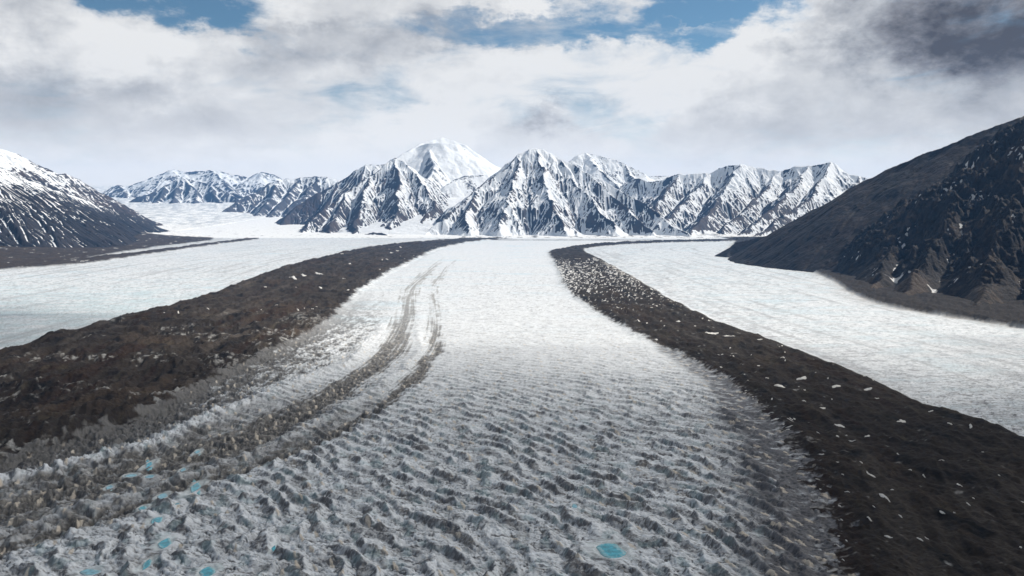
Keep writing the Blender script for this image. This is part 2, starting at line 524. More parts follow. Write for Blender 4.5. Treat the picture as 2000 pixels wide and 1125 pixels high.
    rock = mixc(rock, (.070, .058, .042), sst(fbm(X / 55, Y / 200, 4, 117), .28, .7) * .6)
    dH = 20 + hum * 18 + (hr - .6) * 26 + hum2 * (4 + 3 * vnear)
    # bare ice cliffs break through the debris near the camera
    cl = sst(ridged(X / 60 + w2 * .4, Y / 95, 4, 121) + .5 * fbm(X / 400, Y / 300, 2, 123) + .34 * np.exp(-np.maximum(xC - X, 0) / 160), .90, 1.14) * sst(-Y, -5200, -3600)
    cl = cl * sst(w3 + hatch * .6, .05, .5)
    clR = sst(w3 * .6 + w2 * .5 + .42 * np.exp(-np.maximum(X - xI, 0) / 60), .35, .8) * .7
    rockL = mixc(rock, (.36, .36, .35), cl * .8)
    rockR = mixc(rock * .72, (.42, .42, .42), clR * sst(st2, .0, .4))
    # flecks of snow in the upper half of the right-hand debris
    fl = sst(fbm(X / 20, Y / 55, 3, 131) + .30 * np.exp(-((Y - 7600) / 2300) ** 2) + .25 * np.exp(-np.maximum(X - xI, 0) / 120) * sst(Y, 5000, 7000), .55, .66) * sst(Y, 4300, 6000) * sst(-Y, -10500, -9300)
    rockR = mixc(rockR, (.74, .74, .73), fl * .9)
    rockR = mixc(rockR, (.36, .34, .31), sst(Y, 5500, 8500) * sst(-Y, -10500, -9000) * sst(fbm(X / 60, Y / 120, 3, 133) + .8 * np.exp(-np.maximum(xJ - X, 0) / 110), .35, .9) * .8)
    H = H + iceH * (1 - np.maximum(mL, mR))
    hL = sst(X + w1 * 25 - xB, -20, 60) * sst(xC - X - w1 * 30, -70, 50) * sst(-Y, -17400, -17100)
    hR = sst(X + w1 * 25 - xI, -50, 60) * sst(xJ - X - w1 * 20, -30, 50) * sst(-Y, -17300, -17000)
    H = H + hL * (dH * (1 + .5 * sst(-Y, -6000, -2500))) + mL * cl * 3 + hR * (dH * .8)
    col = col * (1 - mL[..., None]) + rockL * mL[..., None]
    col = col * (1 - mR[..., None]) + rockR * mR[..., None]
    # ---- banks
    ap = sst(xL - X, 0, 3200)
    H = H + landL * (14 + hum * 16 + hr * 10) + ap * 215
    rl = mixc(rock, (.058, .045, .038), .5 + 0 * X)
    rl = mixc(rl, (.62, .62, .62), sst(fbm(X / 130, Y / 300, 4, 141), .50, .60) * .8)
    col = col * (1 - landL[..., None]) + rl * landL[..., None]
    H = H + landR * (12 + hum2 * 9 + hr * 18 + hum * 14)
    rr = mixc(rock * .8, (.024, .021, .020), .7 + 0 * X)
    col = col * (1 - landR[..., None]) + rr * landR[..., None]
    # ---- far snow flats below the mountains with thin lines of rubble
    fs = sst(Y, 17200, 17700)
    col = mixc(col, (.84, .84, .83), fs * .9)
    rub = sst(fbm(X / 160, Y / 420, 4, 151, .6) + .25 * (1 - left), .42, .55) * fs * sst(-Y, -24000, -19000)
    col = mixc(col, (.09, .085, .085), rub * .9)
    ln = np.exp(-((Y - 16900 - w1 * 60 + 300 * sst(X, -1500, 200)) / 130) ** 2) * sst(X, -1700, -1500) * (1 - landR)
    col = mixc(col, (.07, .065, .065), sst(ln + hum2 * .3, .25, .6))
    # bluish broken ice high on the far left arm
    fb = sst(Y, 21500, 23500) * sst(-X, 8200, 9200) * sst(fbm(X / 200, Y / 700, 4, 155), -.3, .4)
    col = mixc(col, (.34, .38, .42), fb * .7)
    # ---- ponds sit in hollows
    for (px_, py_, rx_, ry_) in POND_W:
        dd = np.sqrt(((X - px_) / (rx_ * 1.5)) ** 2 + ((Y - py_) / (ry_ * 1.4)) ** 2)
        k = sst(-dd, -1.6, -.8)
        H = H * (1 - k) + (3.0 + 0 * H) * k - 2.5 * sst(-dd, -.75, -.55)
        col = mixc(col, (.70, .76, .77), sst(-dd + w3 * .5 + w2 * .2, -1.1, -.7) * .6)
    col = col * (1 + .10 * w3[..., None] + .06 * w2[..., None])
    zone = np.zeros(X.shape, np.int8)
    zone[mL > .5] = 1
    zone[mR > .5] = 2
    zone[landL > .5] = 3
    zone[landR > .5] = 4
    return H, np.clip(col, 0.01, .9), zone


# ------------------------------------------------------------------ mesh helpers
def link_mesh(name, verts, faces, mat, attrs=None, smooth=True):
    me = bpy.data.meshes.new(name)
    nv, nf, k = len(verts), len(faces), faces.shape[1]
    me.vertices.add(nv)
    me.vertices.foreach_set('co', np.ascontiguousarray(verts, F32).ravel())
    me.loops.add(nf * k)
    me.loops.foreach_set('vertex_index', np.ascontiguousarray(faces, np.int32).ravel())
    me.polygons.add(nf)
    me.polygons.foreach_set('loop_start', np.arange(0, nf * k, k, dtype=np.int32))
    if smooth:
        me.polygons.foreach_set('use_smooth', np.ones(nf, bool))
    for an, av in (attrs or {}).items():
        if av.ndim == 2:
            a = me.attributes.new(an, 'FLOAT_COLOR', 'POINT')
            a.data.foreach_set('color', np.concatenate([av, np.ones((nv, 1))], 1).astype(F32).ravel())
        else:
            a = me.attributes.new(an, 'FLOAT', 'POINT')
            a.data.foreach_set('value', av.astype(F32).ravel())
    me.materials.append(mat)
    me.update(calc_edges=True)
    o = bpy.data.objects.new(name, me)
    S.collection.objects.link(o)
    return o


def tag(o, label, cat, kind=None, group=None):
    o['label'] = label
    o['category'] = cat
    if kind:
        o['kind'] = kind
    if group:
        o['group'] = group
    return o


def subset(verts, faces, attrs):
    used = np.zeros(len(verts), bool)
    used[faces.ravel()] = True
    idx = np.cumsum(used) - 1
    return verts[used], idx[faces], {k: a[used] for k, a in attrs.items()}


def grid_faces(nr, nc):
    i = np.arange(nr * nc).reshape(nr, nc)
    return np.stack([i[:-1, :-1], i[:-1, 1:], i[1:, 1:], i[1:, :-1]], -1).reshape(-1, 4)


# ------------------------------------------------------------------ materials
def mat_ground(name, rough, detail, bump, spec=.25):
    m = bpy.data.materials.new(name)
    m.use_nodes = True
    t = NT(m.node_tree)
    o = t.n('ShaderNodeOutputMaterial')
    b = t.n('ShaderNodeBsdfPrincipled')
    at = t.n('ShaderNodeAttribute', attribute_name='tint')
    geo = t.n('ShaderNodeNewGeometry')
    n1 = t.noise(geo.outputs['Position'], .09, 6, .62)
    n2 = t.noise(t.mapping(geo.outputs['Position'], scale=(.3, 1, 1), rot=(0, 0, math.radians(22))), .22, 4, .6)
    f = t.math('ADD', t.ramp(n1, .25, .75, 1 - detail, 1 + detail, 'LINEAR'), t.ramp(n2, .3, .7, -detail * .6, detail * .6, 'LINEAR'))
    mx = t.n('ShaderNodeVectorMath', operation='SCALE')
    t.link(at.outputs['Color'], mx.inputs[0])
    t.link(f, mx.inputs['Scale'])
    t.link(mx.outputs[0], b.inputs['Base Color'])
    b.inputs['Roughness'].default_value = rough
    b.inputs['Specular IOR Level'].default_value = spec
    bp = t.n('ShaderNodeBump')
    bp.inputs['Strength'].default_value = bump
    bp.inputs['Distance'].default_value = 4.0
    t.link(n1, bp.inputs['Height'])
    t.link(bp.outputs[0], b.inputs['Normal'])
    t.link(b.outputs[0], o.inputs[0])
    return m


def mat_mountain(name, rock_a, rock_b, edge=.10, nst=.55, snow=(.80, .82, .84), bump=.6, nscale=.006):
    m = bpy.data.materials.new(name)
    m.use_nodes = True
    t = NT(m.node_tree)
    o = t.n('ShaderNodeOutputMaterial')
    b = t.n('ShaderNodeBsdfPrincipled')
    at = t.n('ShaderNodeAttribute', attribute_name='snow')
    tn = t.n('ShaderNodeAttribute', attribute_name='tone')
    geo = t.n('ShaderNodeNewGeometry')
    pos = geo.outputs['Position']
    n1 = t.noise(pos, nscale * 2.2, 7, .65)
    n2 = t.noise(pos, nscale, 5, .6)
    s = t.math('ADD', at.outputs['Fac'], t.math('MULTIPLY', t.math('SUBTRACT', n1, .5), nst))
    s = t.ramp(s, .5 - edge, .5 + edge)
    rk = t.mix(t.ramp(t.math('ADD', n2, tn.outputs['Fac']), .35, .65), rock_a, rock_b)
    sn = t.mix(t.ramp(n2, .3, .7), tuple(c * .93 for c in snow), snow)
    c = t.mix(s, rk, sn)
    t.link(c, b.inputs['Base Color'])
    b.inputs['Roughness'].default_value = .8
    b.inputs['Specular IOR Level'].default_value = .15
    bp = t.n('ShaderNodeBump')
    bp.inputs['Strength'].default_value = bump
    bp.inputs['Distance'].default_value = 25.0
    t.link(n1, bp.inputs['Height'])
    t.link(bp.outputs[0], b.inputs['Normal'])
    t.link(b.outputs[0], o.inputs[0])
    return m


M_ICE = mat_ground('glacier_ice', .6, .16, .55)
M_DEB = mat_ground('rock_debris', .95, .34, .9, .12)

# ------------------------------------------------------------------ the valley floor
deg = math.pi / 180
tf = np.arange(-37.5, 37.5001, .052)
ts = np.arange(37.6, 52, .12)
tl = np.linspace(-180, -52, 60)
th = np.concatenate([tl, -ts[::-1], tf, ts, -tl[::-1]]) * deg
rr_ = [1.0, 60, 150, 260, 380, 500, 600, 700, 780, 850, 900, 950]
r = 1000.0
while r < 60000:
    rr_.append(r)
    r += min(max(r * r / (803 * CAMZ) * .5, 1.6), 55.0 if r < 22000 else (110 if r < 32000 else 800))
R = np.array(rr_)
TH, RR = np.meshgrid(th, R)
GXY = (RR * np.sin(TH), RR * np.cos(TH))
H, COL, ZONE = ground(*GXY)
V = np.stack([GXY[0], GXY[1], H], -1).reshape(-1, 3).astype(F32)
Fc = grid_faces(*TH.shape)
COLf = COL.reshape(-1, 3)
zf = ZONE.reshape(-1)[Fc[:, 0]]
print('floor', V.shape, time.time() - T0)
SPLIT = [
    (0, 'glacier', M_ICE, 'pale crevassed ice of the wide valley glacier, clean and white between the dark debris bands', 'glacier'),
    (1, 'moraine', M_DEB, 'broad brown medial moraine curving from the lower left corner up to the central peaks', 'moraine'),
    (2, 'moraine', M_DEB, 'dark medial moraine flecked with snow, sweeping from the lower right corner to the far bend', 'moraine'),
    (3, 'moraine', M_DEB, 'flat dark rubble apron along the left bank below the snow streaked mountain', 'moraine'),
    (4, 'moraine', M_DEB, 'grey rubble along the right bank at the foot of the dark rocky hill', 'moraine'),
]
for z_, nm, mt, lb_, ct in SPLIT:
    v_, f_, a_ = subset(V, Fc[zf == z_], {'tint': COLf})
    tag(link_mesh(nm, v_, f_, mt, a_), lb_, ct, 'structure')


# ------------------------------------------------------------------ mountains
def seg_field(X, Y, ridges, slope, expo):
    """tent of ridge lines: height falls away on both sides of every ridge"""
    best = np.full(X.shape, -1e9, F32)
    for rd in ridges:
        sl = slope
        pts = rd
        if isinstance(rd, dict):
            sl, pts = rd['slope'], rd['pts']
        P3 = [ray(u, v, d * 1000) for u, v, d in pts]
        for (x0, y0, z0), (x1, y1, z1) in zip(P3[:-1], P3[1:]):
            ex, ey = x1 - x0, y1 - y0
            t = np.clip(((X - x0) * ex + (Y - y0) * ey) / (ex * ex + ey * ey), 0, 1)
            d = np.hypot(X - x0 - ex * t, Y - y0 - ey * t)
            z = z0 + (z1 - z0) * t
            q = z - sl * d * (1 + expo * np.exp(-d / 500.0))
            best = np.maximum(best, q)
    return best


def erode(h, fixed, dx, K, m, steps, talus):
    ny, nx = h.shape
    n = ny * nx
    idx = np.arange(n).reshape(ny, nx)
    offs = [(-1, -1), (-1, 0), (-1, 1), (0, -1), (0, 1), (1, -1), (1, 0), (1, 1)]
    fixedf = fixed.ravel()
    for s in range(steps):
        hp = np.pad(h, 1, mode='edge')
        best = np.zeros(h.shape)
        rec = idx.copy()
        for oy, ox in offs:
            nb = hp[1 + oy:1 + oy + ny, 1 + ox:1 + ox + nx]
            sl = (h - nb) / (dx * math.hypot(oy, ox))
            yy = np.clip(np.arange(ny) + oy, 0, ny - 1)[:, None]
            xx = np.clip(np.arange(nx) + ox, 0, nx - 1)[None, :]
            m_ = sl > best
            best = np.where(m_, sl, best)
            rec = np.where(m_, idx[yy, xx], rec)
        rec = rec.ravel()
        rec[fixedf] = np.arange(n)[fixedf]
        depth = (rec != np.arange(n)).astype(np.int64)
        ptr = rec.copy()
        for _ in range(13):
            add = depth[ptr]
            if not add.any():
                break
            depth = depth + add
            ptr = ptr[ptr]
        order = np.argsort(depth, kind='stable')
        ds = depth[order]
        cuts = np.searchsorted(ds, np.arange(1, ds[-1] + 2))
        A = np.full(n, dx * dx)
        lv = [order[cuts[i]:cuts[i + 1]] for i in range(len(cuts) - 1)]
        for L in reversed(lv):
            if len(L):
                np.add.at(A, rec[L], A[L])
        hf = h.ravel().copy()
        Fk = K * A ** m / dx
        for L in lv:
            if len(L):
                hf[L] = (hf[L] + Fk[L] * hf[rec[L]]) / (1 + Fk[L])
        h = hf.reshape(ny, nx)
        # loose rock slides until it rests
        for _ in range(2):
            hp = np.pad(h, 1, mode='edge')
            dl = np.zeros_like(h)
            for oy, ox in ((-1, 0), (1, 0), (0, -1), (0, 1)):
                dlt = hp[1 + oy:1 + oy + ny, 1 + ox:1 + ox + nx] - h
                dl += .18 * (np.maximum(dlt - talus * dx, 0) - np.maximum(-dlt - talus * dx, 0))
            h = np.where(fixed, h, h + dl)
    return h, A.reshape(ny, nx)


def blur(a, k=1):
    for _ in range(k):
        p = np.pad(a, 1, mode='edge')
        a = (p[:-2, 1:-1] + p[2:, 1:-1] + p[1:-1, :-2] + p[1:-1, 2:] + 4 * p[1:-1, 1:-1]) / 8
    return a


def up2(a):
    ny, nx = a.shape
    b = np.zeros((ny * 2 - 1, nx * 2 - 1), a.dtype)
    b[::2, ::2] = a
    b[1::2, ::2] = (a[:-1] + a[1:]) / 2
    b[:, 1::2] = (b[:, :-2:2] + b[:, 2::2]) / 2
    return b


def mountain(label, ridges, dx, mat, slope=.62, K=.05, m=.42, steps=22, talus=.95, rough=60, seed=1, expo=.25,
             snow=(0.2, 1.0, 1.0, 1.0, 400, 1500), detail=9, up=True, nz=.35, warp=3.2, foot=0, aspect=0, floor=None, name='mountain', margin=3200, keep=None, bumps=None, smooth=0):
    """snow = (bias, gully gain, slope cost, height gain, height low, height high)"""
    allp = [ray(u, v, d * 1000) for rd in ridges for u, v, d in (rd['pts'] if isinstance(rd, dict) else rd)]
    xs = [p[0] for p in allp]
    ys = [p[1] for p in allp]
    x0, x1, y0, y1 = min(xs) - margin, max(xs) + margin, min(ys) - margin, max(ys) + margin * .5
    if keep:
        x0, x1, y0, y1 = max(x0, keep[0]), min(x1, keep[1]), max(y0, keep[2]), min(y1, keep[3])
    gx = np.arange(x0, x1, dx)
    gy = np.arange(y0, y1, dx)
    X, Y = np.meshgrid(gx, gy)
    wx_ = fbm(X / 900, Y / 900, 5, seed, .55) * rough * warp
    wy_ = fbm(X / 900, Y / 900, 5, seed + 20, .55) * rough * warp
    h = seg_field(X + wx_, Y + wy_, ridges, slope, expo).astype(np.float64)
    h += fbm(X / 500, Y / 500, 5, seed + 40) * rough
    fl = (zg(Y) if floor is None else floor(X, Y)) - 25.0
    fixed = h < fl
    h = np.where(fixed, fl, h)
    h0 = h.copy()
    h, A = erode(h, fixed, dx, K, m, steps, talus)
    if smooth:
        h = blur(h, smooth)
    lA = blur(np.log(A / (dx * dx)), 1)
    if up:
        h, lA = up2(h), up2(lA)
        dx = dx / 2
        gx = x0 + np.arange(h.shape[1]) * dx
        gy = y0 + np.arange(h.shape[0]) * dx
        X, Y = np.meshgrid(gx, gy)
        h = blur(h, 1)
        fl = (zg(Y) if floor is None else floor(X, Y)) - 25.0
    h = h + (ridged(X / 110, Y / 110, 4, seed + 60) - .6) * detail * sst(h - fl, 5, 150)
    if bumps:
        h = h + bumps(X, Y, h)
    gyy, gxx = np.gradient(h, dx)
    sl = np.hypot(gxx, gyy)
    hb = blur(h, 4)
    curv = (blur(h, 12) - hb) / dx
    curv2 = (hb - h) / dx
    b0, kg, ks, kh, zlo, zhi = snow
    sc = b0 + kg * (np.clip(curv * 1.2, -1, 1) + np.clip(curv2 * 1.2, -.4, .4) + .07 * (lA - 2.2)) - ks * np.clip(sl - .55, 0, 1.2) + kh * np.clip((h - zlo) / (zhi - zlo), 0, 1.3)
    sc = sc + fbm(X / 260, Y / 260, 5, seed + 80) * nz + fbm(X / 900, Y / 900, 2, seed + 85) * .45
    sc = sc + foot * np.exp(-np.maximum(h - fl - 20, 0) / 170) - aspect * np.clip(gxx - .15, 0, .8)
    tone = fbm(X / 700, Y / 700, 3, seed + 90) * .25
    if bumps:
        tone = tone - .35 * np.exp(-((X - 2650) / 420) ** 2 - ((Y - 5900) / 650) ** 2) * (1 + fbm(X / 90, Y / 90, 3, 5)) + .10
    Vv = np.stack([X, Y, h], -1).reshape(-1, 3)
    Ff = grid_faces(*X.shape)
    keepf = (h > fl + 3).ravel()[Ff].any(1)
    v_, f_, a_ = subset(Vv, Ff[keepf], {'snow': sc.ravel(), 'tone': tone.ravel()})
    o = link_mesh(name, v_, f_, mat, a_)
    print(label[:40], X.shape, len(v_), round(time.time() - T0, 1))
    return tag(o, label, 'mountain', 'structure')


M_PEAK = mat_mountain('snowy_rock', (.062, .046, .042), (.028, .025, .030))
M_FAR = mat_mountain('far_snowy_rock', (.07, .065, .07), (.04, .04, .05), edge=.2, nscale=.004)
M_LEFT = mat_mountain('streaked_rock', (.030, .027, .030), (.016, .016, .020), edge=.07)
M_DARK = mat_mountain('dark_slope', (.022, .014, .011), (.010, .007, .006), edge=.05, nscale=.008, snow=(.62, .62, .62))
M_CRAG = mat_mountain('crag_rock', (.060, .043, .031), (.016, .012, .010), edge=.05, nst=.3, nscale=.012, snow=(.66, .66, .66), bump=1.0)

mountain('central pyramid peak with steep snow and dark rock ribs above the glacier bend', [
    [(1030, 291, 21.6), (1050, 289, 21.7), (1066, 292, 21.7), (1084, 303, 21.7), (1100, 312, 21.5), (1118, 318, 21.4), (1136, 327, 21.1), (1190, 357, 20.6), (1259, 396, 19.9), (1310, 432, 19.0), (1358, 464, 18.0)],
    [(1030, 291, 21.6), (995, 318, 21.2), (968, 339, 20.9), (932, 366, 20.4), (884, 408, 19.6), (850, 438, 19.1), (818, 462, 18.6)],
    [(1050, 289, 21.7), (1052, 318, 21.0), (1062, 360, 20.1), (1085, 405, 19.1), (1110, 450, 18.2)],
    [(1100, 312, 21.5), (1118, 345, 20.7), (1160, 395, 19.6), (1205, 448, 18.3)],
    [(1150, 335, 21.0), (1200, 385, 20.0), (1270, 445, 18.5)],
    [(1015, 303, 21.4), (1000, 350, 20.3), (985, 400, 19.3), (975, 448, 18.2)],
    [(932, 366, 20.4), (915, 410, 19.4), (905, 450, 18.4)],
], 22, M_PEAK, slope=.80, K=.022, m=.45, steps=26, seed=3, foot=.75, aspect=.75, snow=(1.42, .85, 1.05, .50, 300, 1700), talus=1.15)

mountain('big rock-ribbed front peak left of the hanging glacier, dark at its foot', [
    [(762, 311, 23.4), (775, 308, 23.4), (790, 313, 23.3), (808, 335, 22.9), (826, 356, 22.4), (840, 385, 21.7), (849, 403, 21.0), (828, 432, 20.2), (815, 445, 19.8)],
    [(762, 311, 23.4), (725, 340, 22.8), (680, 370, 22.0), (640, 402, 21.2), (612, 425, 20.5), (590, 450, 19.8)],
    [(775, 308, 23.4), (777, 345, 22.4), (776, 380, 21.4), (765, 425, 20.2), (758, 455, 19.3)],
    [(725, 340, 22.8), (715, 385, 21.5), (700, 430, 20.1), (690, 455, 19.3)],
    [(680, 370, 22.0), (655, 420, 20.6), (640, 452, 19.5)],
    {'slope': 1.0, 'pts': [(705, 455, 18.9), (730, 450, 18.9), (757, 455, 18.7)]},
], 22, M_PEAK, slope=.80, K=.028, m=.45, steps=24, seed=11, aspect=.75, snow=(1.08, 1.0, .95, .85, 500, 1900), talus=1.15)

mountain('dark blue-shadowed shoulder behind the ribbed front peak', [
    [(775, 307, 26.0), (745, 320, 26.0), (717, 321, 26.0), (700, 332, 25.9), (660, 356, 25.7), (600, 386, 25.0), (570, 412, 24.4), (548, 436, 23.6)],
    [(717, 321, 26.0), (690, 370, 24.8), (650, 420, 23.4)], [(660, 356, 25.7), (630, 400, 24.4), (610, 435, 23.2)],
], 28, M_PEAK, slope=.75, K=.028, steps=20, seed=17, snow=(.05, .8, .6, 1.25, 700, 2100), talus=1.1)

mountain('high rounded snow dome, the tallest summit, fading into cloud', [
    [(775, 309, 26.5), (807, 288, 27.4), (832, 275, 28), (845, 272, 28.2), (864, 267, 28.6), (886, 274, 28.6), (910, 284, 28.6), (930, 297, 28.6), (945, 310, 28.8), (965, 322, 29), (1000, 338, 29.5)],
    [(822, 283, 27.5), (842, 278, 27.4), (866, 276, 27.4), (888, 280, 27.5), (908, 291, 27.6)],
    {'slope': 1.1, 'pts': [(835, 290, 27.0), (842, 301, 26.2), (850, 318, 25.3), (838, 345, 24.3), (830, 360, 23.6)]},
], 30, M_FAR, slope=.62, K=.016, steps=14, seed=24, rough=45, snow=(1.1, .7, .9, .25, 900, 2000), expo=.3, detail=7, smooth=4)

mountain('white hanging glacier tumbling down between the two central peaks', [
    {'slope': .22, 'pts': [(800, 462, 18.7), (828, 448, 19.8), (852, 424, 21.6), (868, 402, 23.0), (885, 380, 24.4), (925, 352, 26.0), (965, 338, 27.6)]},
    {'slope': .85, 'pts': [(870, 362, 23.6), (885, 350, 23.9), (905, 343, 24.2), (930, 343, 24.4), (950, 340, 24.6)]},
], 26, M_FAR, slope=.2, K=.006, steps=8, seed=29, rough=24, snow=(1.05, .6, .75, .2, 900, 2000), expo=.2, detail=10, margin=3000, keep=(-4300, 900, 17000, 29000))

mountain('pale pointed summit behind the right shoulder of the central peak', [
    [(1095, 325, 26.5), (1118, 313, 26.6), (1130, 303, 26.8), (1142, 297, 27), (1166, 303, 27), (1199, 310, 26.8), (1220, 320, 26.5), (1250, 333, 26.2), (1265, 352, 25.8), (1290, 375, 25)],
    [(1142, 297, 27), (1170, 330, 25.6), (1215, 370, 24.3)], [(1220, 320, 26.5), (1240, 350, 25.4), (1262, 385, 24.2)],
    {'slope': .4, 'pts': [(1250, 345, 27.5), (1290, 343, 27.5), (1330, 346, 27.5)]},
], 30, M_FAR, slope=.6, K=.02, steps=16, seed=31, snow=(.85, .8, .95, .35, 900, 2100), rough=40)

mountain('long jagged snowy range with slanting dark ribs at the right', [
    [(1240, 345, 24.4), (1275, 352, 24), (1298, 350, 23.8), (1327, 337, 23.6), (1355, 338, 23.5), (1384, 337, 23.4), (1421, 325, 23.3), (1445, 318, 23.2), (1478, 327, 23.2), (1500, 330, 23.1), (1527, 333, 23), (1556, 322, 22.8), (1580, 321, 22.6),
     (1600, 319, 22.5), (1625, 315, 22.3), (1641, 331, 22.1), (1660, 338, 22), (1682, 341, 21.9), (1707, 346, 21.8), (1760, 358, 21.5), (1900, 390, 21)],
    [(1327, 337, 23.6), (1300, 375, 22.4), (1280, 410, 21.2)],
    [(1384, 337, 23.4), (1345, 380, 22.0), (1310, 420, 20.6), (1290, 440, 19.8)],
    [(1445, 318, 23.2), (1425, 355, 22.0), (1390, 400, 20.6), (1365, 435, 19.4), (1350, 455, 18.7)],
    [(1527, 333, 23), (1490, 375, 21.5), (1450, 415, 20.0), (1410, 450, 18.7)],
    [(1580, 321, 22.6), (1550, 365, 21.0), (1500, 410, 19.6), (1450, 452, 18.3)],
    [(1625, 315, 22.3), (1600, 360, 20.8), (1560, 400, 19.6), (1500, 440, 18.3), (1470, 460, 17.7)],
    [(1682, 341, 21.9), (1650, 390, 20.2), (1600, 430, 18.8), (1560, 455, 18.0)],
], 26, M_PEAK, slope=.78, K=.024, m=.45, steps=26, seed=37, foot=.3, aspect=.7, snow=(.98, .9, .95, 1.0, 500, 1700), keep=(3200, 12500, 15000, 26500), talus=1.15)

mountain('tiny pale peak just showing above the dark hillside', [
    [(1690, 352, 30), (1715, 343, 30), (1731, 331, 30), (1745, 342, 30), (1775, 352, 30)]],
    60, M_FAR, slope=.6, K=.01, steps=6, seed=43, up=False, margin=1800, snow=(.8, .5, .8, .3, 900, 2000))

mountain('rock-faced lower peaks at the head of the left ice arm', [
    [(200, 410, 33), (245, 395, 33.5), (290, 378, 34), (325, 360, 34.5), (359, 343, 35), (385, 352, 35), (410, 358, 34.8), (440, 372, 34.2), (470, 392, 33.5), (500, 410, 33)],
    [(359, 343, 35), (345, 375, 33.6), (330, 410, 32)], [(359, 343, 35), (380, 380, 33.4), (385, 412, 32)], [(410, 358, 34.8), (425, 385, 33.4), (430, 412, 32)], [(325, 360, 34.5), (300, 395, 32.8), (290, 412, 32)],
], 40, M_FAR, slope=.75, K=.03, steps=18, seed=47, snow=(.85, .9, 1.3, .5, 900, 2000))

mountain('distant white range on the skyline at the left, half lost in haze', [
    [(185, 392, 38), (199, 385, 38), (215, 372, 38.5), (231, 361, 39), (249, 365, 39), (284, 350, 39.5), (310, 341, 40), (338, 329, 40), (350, 334, 40), (363, 334, 40), (391, 335, 40), (412, 331, 40), (444, 337, 40), (483, 347, 40), (500, 340, 40), (512, 335, 40), (530, 340, 40), (544, 348, 40), (575, 362, 39.5), (640, 380, 39)],
    [(231, 361, 39), (250, 385, 37)], [(412, 331, 40), (440, 360, 38), (470, 385, 36.5)],
], 50, M_FAR, slope=.55, K=.02, steps=14, seed=53, snow=(.55, .8, 1.1, .4, 900, 2200))

mountain('blue-shaded snowy ridge between the far range and the ribbed peak', [
    [(418, 420, 28.5), (459, 393, 29.6), (485, 380, 30.2), (512, 370, 30.8), (530, 357, 31.2), (547, 350, 31.5), (587, 346, 31.6), (622, 343, 31.7), (645, 346, 31.6), (665, 350, 31.5), (720, 365, 31)],
    [(547, 350, 31.5), (530, 385, 29.8), (500, 415, 28.2)], [(622, 343, 31.7), (590, 380, 30), (560, 412, 28.4)], [(587, 346, 31.6), (560, 380, 30), (530, 415, 28.2)], [(665, 350, 31.5), (640, 385, 29.6), (600, 415, 28)],
], 36, M_FAR, slope=.72, K=.028, steps=20, seed=59, snow=(.62, .85, 1.1, .7, 800, 2000))


def floor_left(X, Y):
    return zg(Y) + sst(cL(Y) - X, 0, 3200) * 215


mountain('high snowy mountain with rocky crest at the left edge', [
    [(-160, 225, 18.5), (-60, 268, 19), (0, 286, 19.5), (32, 300, 20), (71, 321, 20.5), (92, 326, 20.8), (110, 339, 21.2), (128, 337, 21.5), (153, 353, 22), (181, 378, 22.6), (213, 403, 23.2), (260, 418, 23.8), (300, 426, 24.3)],
    [(32, 300, 20), (20, 330, 18.8), (0, 350, 18)],
], 30, M_PEAK, slope=.62, K=.024, steps=18, seed=61, snow=(.50, .8, 1.1, .55, 700, 1600), floor=floor_left, keep=(-16500, -9000 + 2500, 15500, 26000))

mountain('dark mountainside striped with snow gullies above the left bank', [
    [(-260, 250, 12.4), (-120, 285, 13.2), (-40, 312, 13.9), (0, 326, 14.3), (53, 349, 15.1), (95, 364, 15.9), (131, 377, 16.6), (165, 388, 17.3), (199, 399, 18), (240, 411, 18.8), (284, 427, 19.5), (320, 445, 20), (345, 456, 20.2)],
    [(0, 326, 14.3), (10, 380, 13.6), (25, 425, 13.0)], [(-120, 285, 13.2), (-110, 360, 12.5), (-90, 430, 12.0)],
    [(95, 364, 15.9), (120, 405, 15.2), (140, 435, 14.7)], [(165, 388, 17.3), (200, 422, 16.6)],
], 20, M_LEFT, slope=.60, K=.034, m=.45, steps=24, seed=67, snow=(.02, 1.15, .9, 1.0, 330, 950), floor=floor_left, keep=(-13500, -4300, 8200, 21500), talus=1.0, rough=45, warp=2.2)

mountain('smooth dark brown ridge sloping down to the ice on the right', [
    [(1418, 503, 10.7), (1428, 488, 10.9), (1441, 473, 11.0), (1470, 467, 10.9), (1511, 459, 10.7), (1540, 442, 10.5), (1568, 425, 10.3), (1600, 405, 10.1), (1650, 379, 9.9), (1690, 352, 9.7), (1748, 327, 9.5), (1813, 298, 9.3), (1895, 264, 9.1), (1956, 242, 9.0), (2000, 228, 8.9), (2200, 165, 8.8), (2500, 90, 8.6)],
    [(1511, 459, 10.7), (1530, 490, 9.8), (1545, 515, 9.1)], [(1650, 379, 9.9), (1640, 440, 9.3), (1620, 500, 8.8)], [(1813, 298, 9.3), (1780, 370, 8.8)],
], 20, M_DARK, slope=.62, K=.012, m=.42, steps=16, seed=71, snow=(-.9, .5, .2, .35, 600, 1500), keep=(2200, 11000, 4500, 13500), rough=30, detail=6, expo=.1)


def crag(X, Y, h):
    a = ridged(X / 260, Y / 260, 5, 201, .55) - .6
    b = ridged(X / 70, Y / 70, 4, 207, .6) - .6
    k = sst(h, 60, 260)
    c = ridged(X / 620 + .3, Y / 620, 3, 213, .5) - .6
    return (a * 170 + b * 50 + c * 160) * k


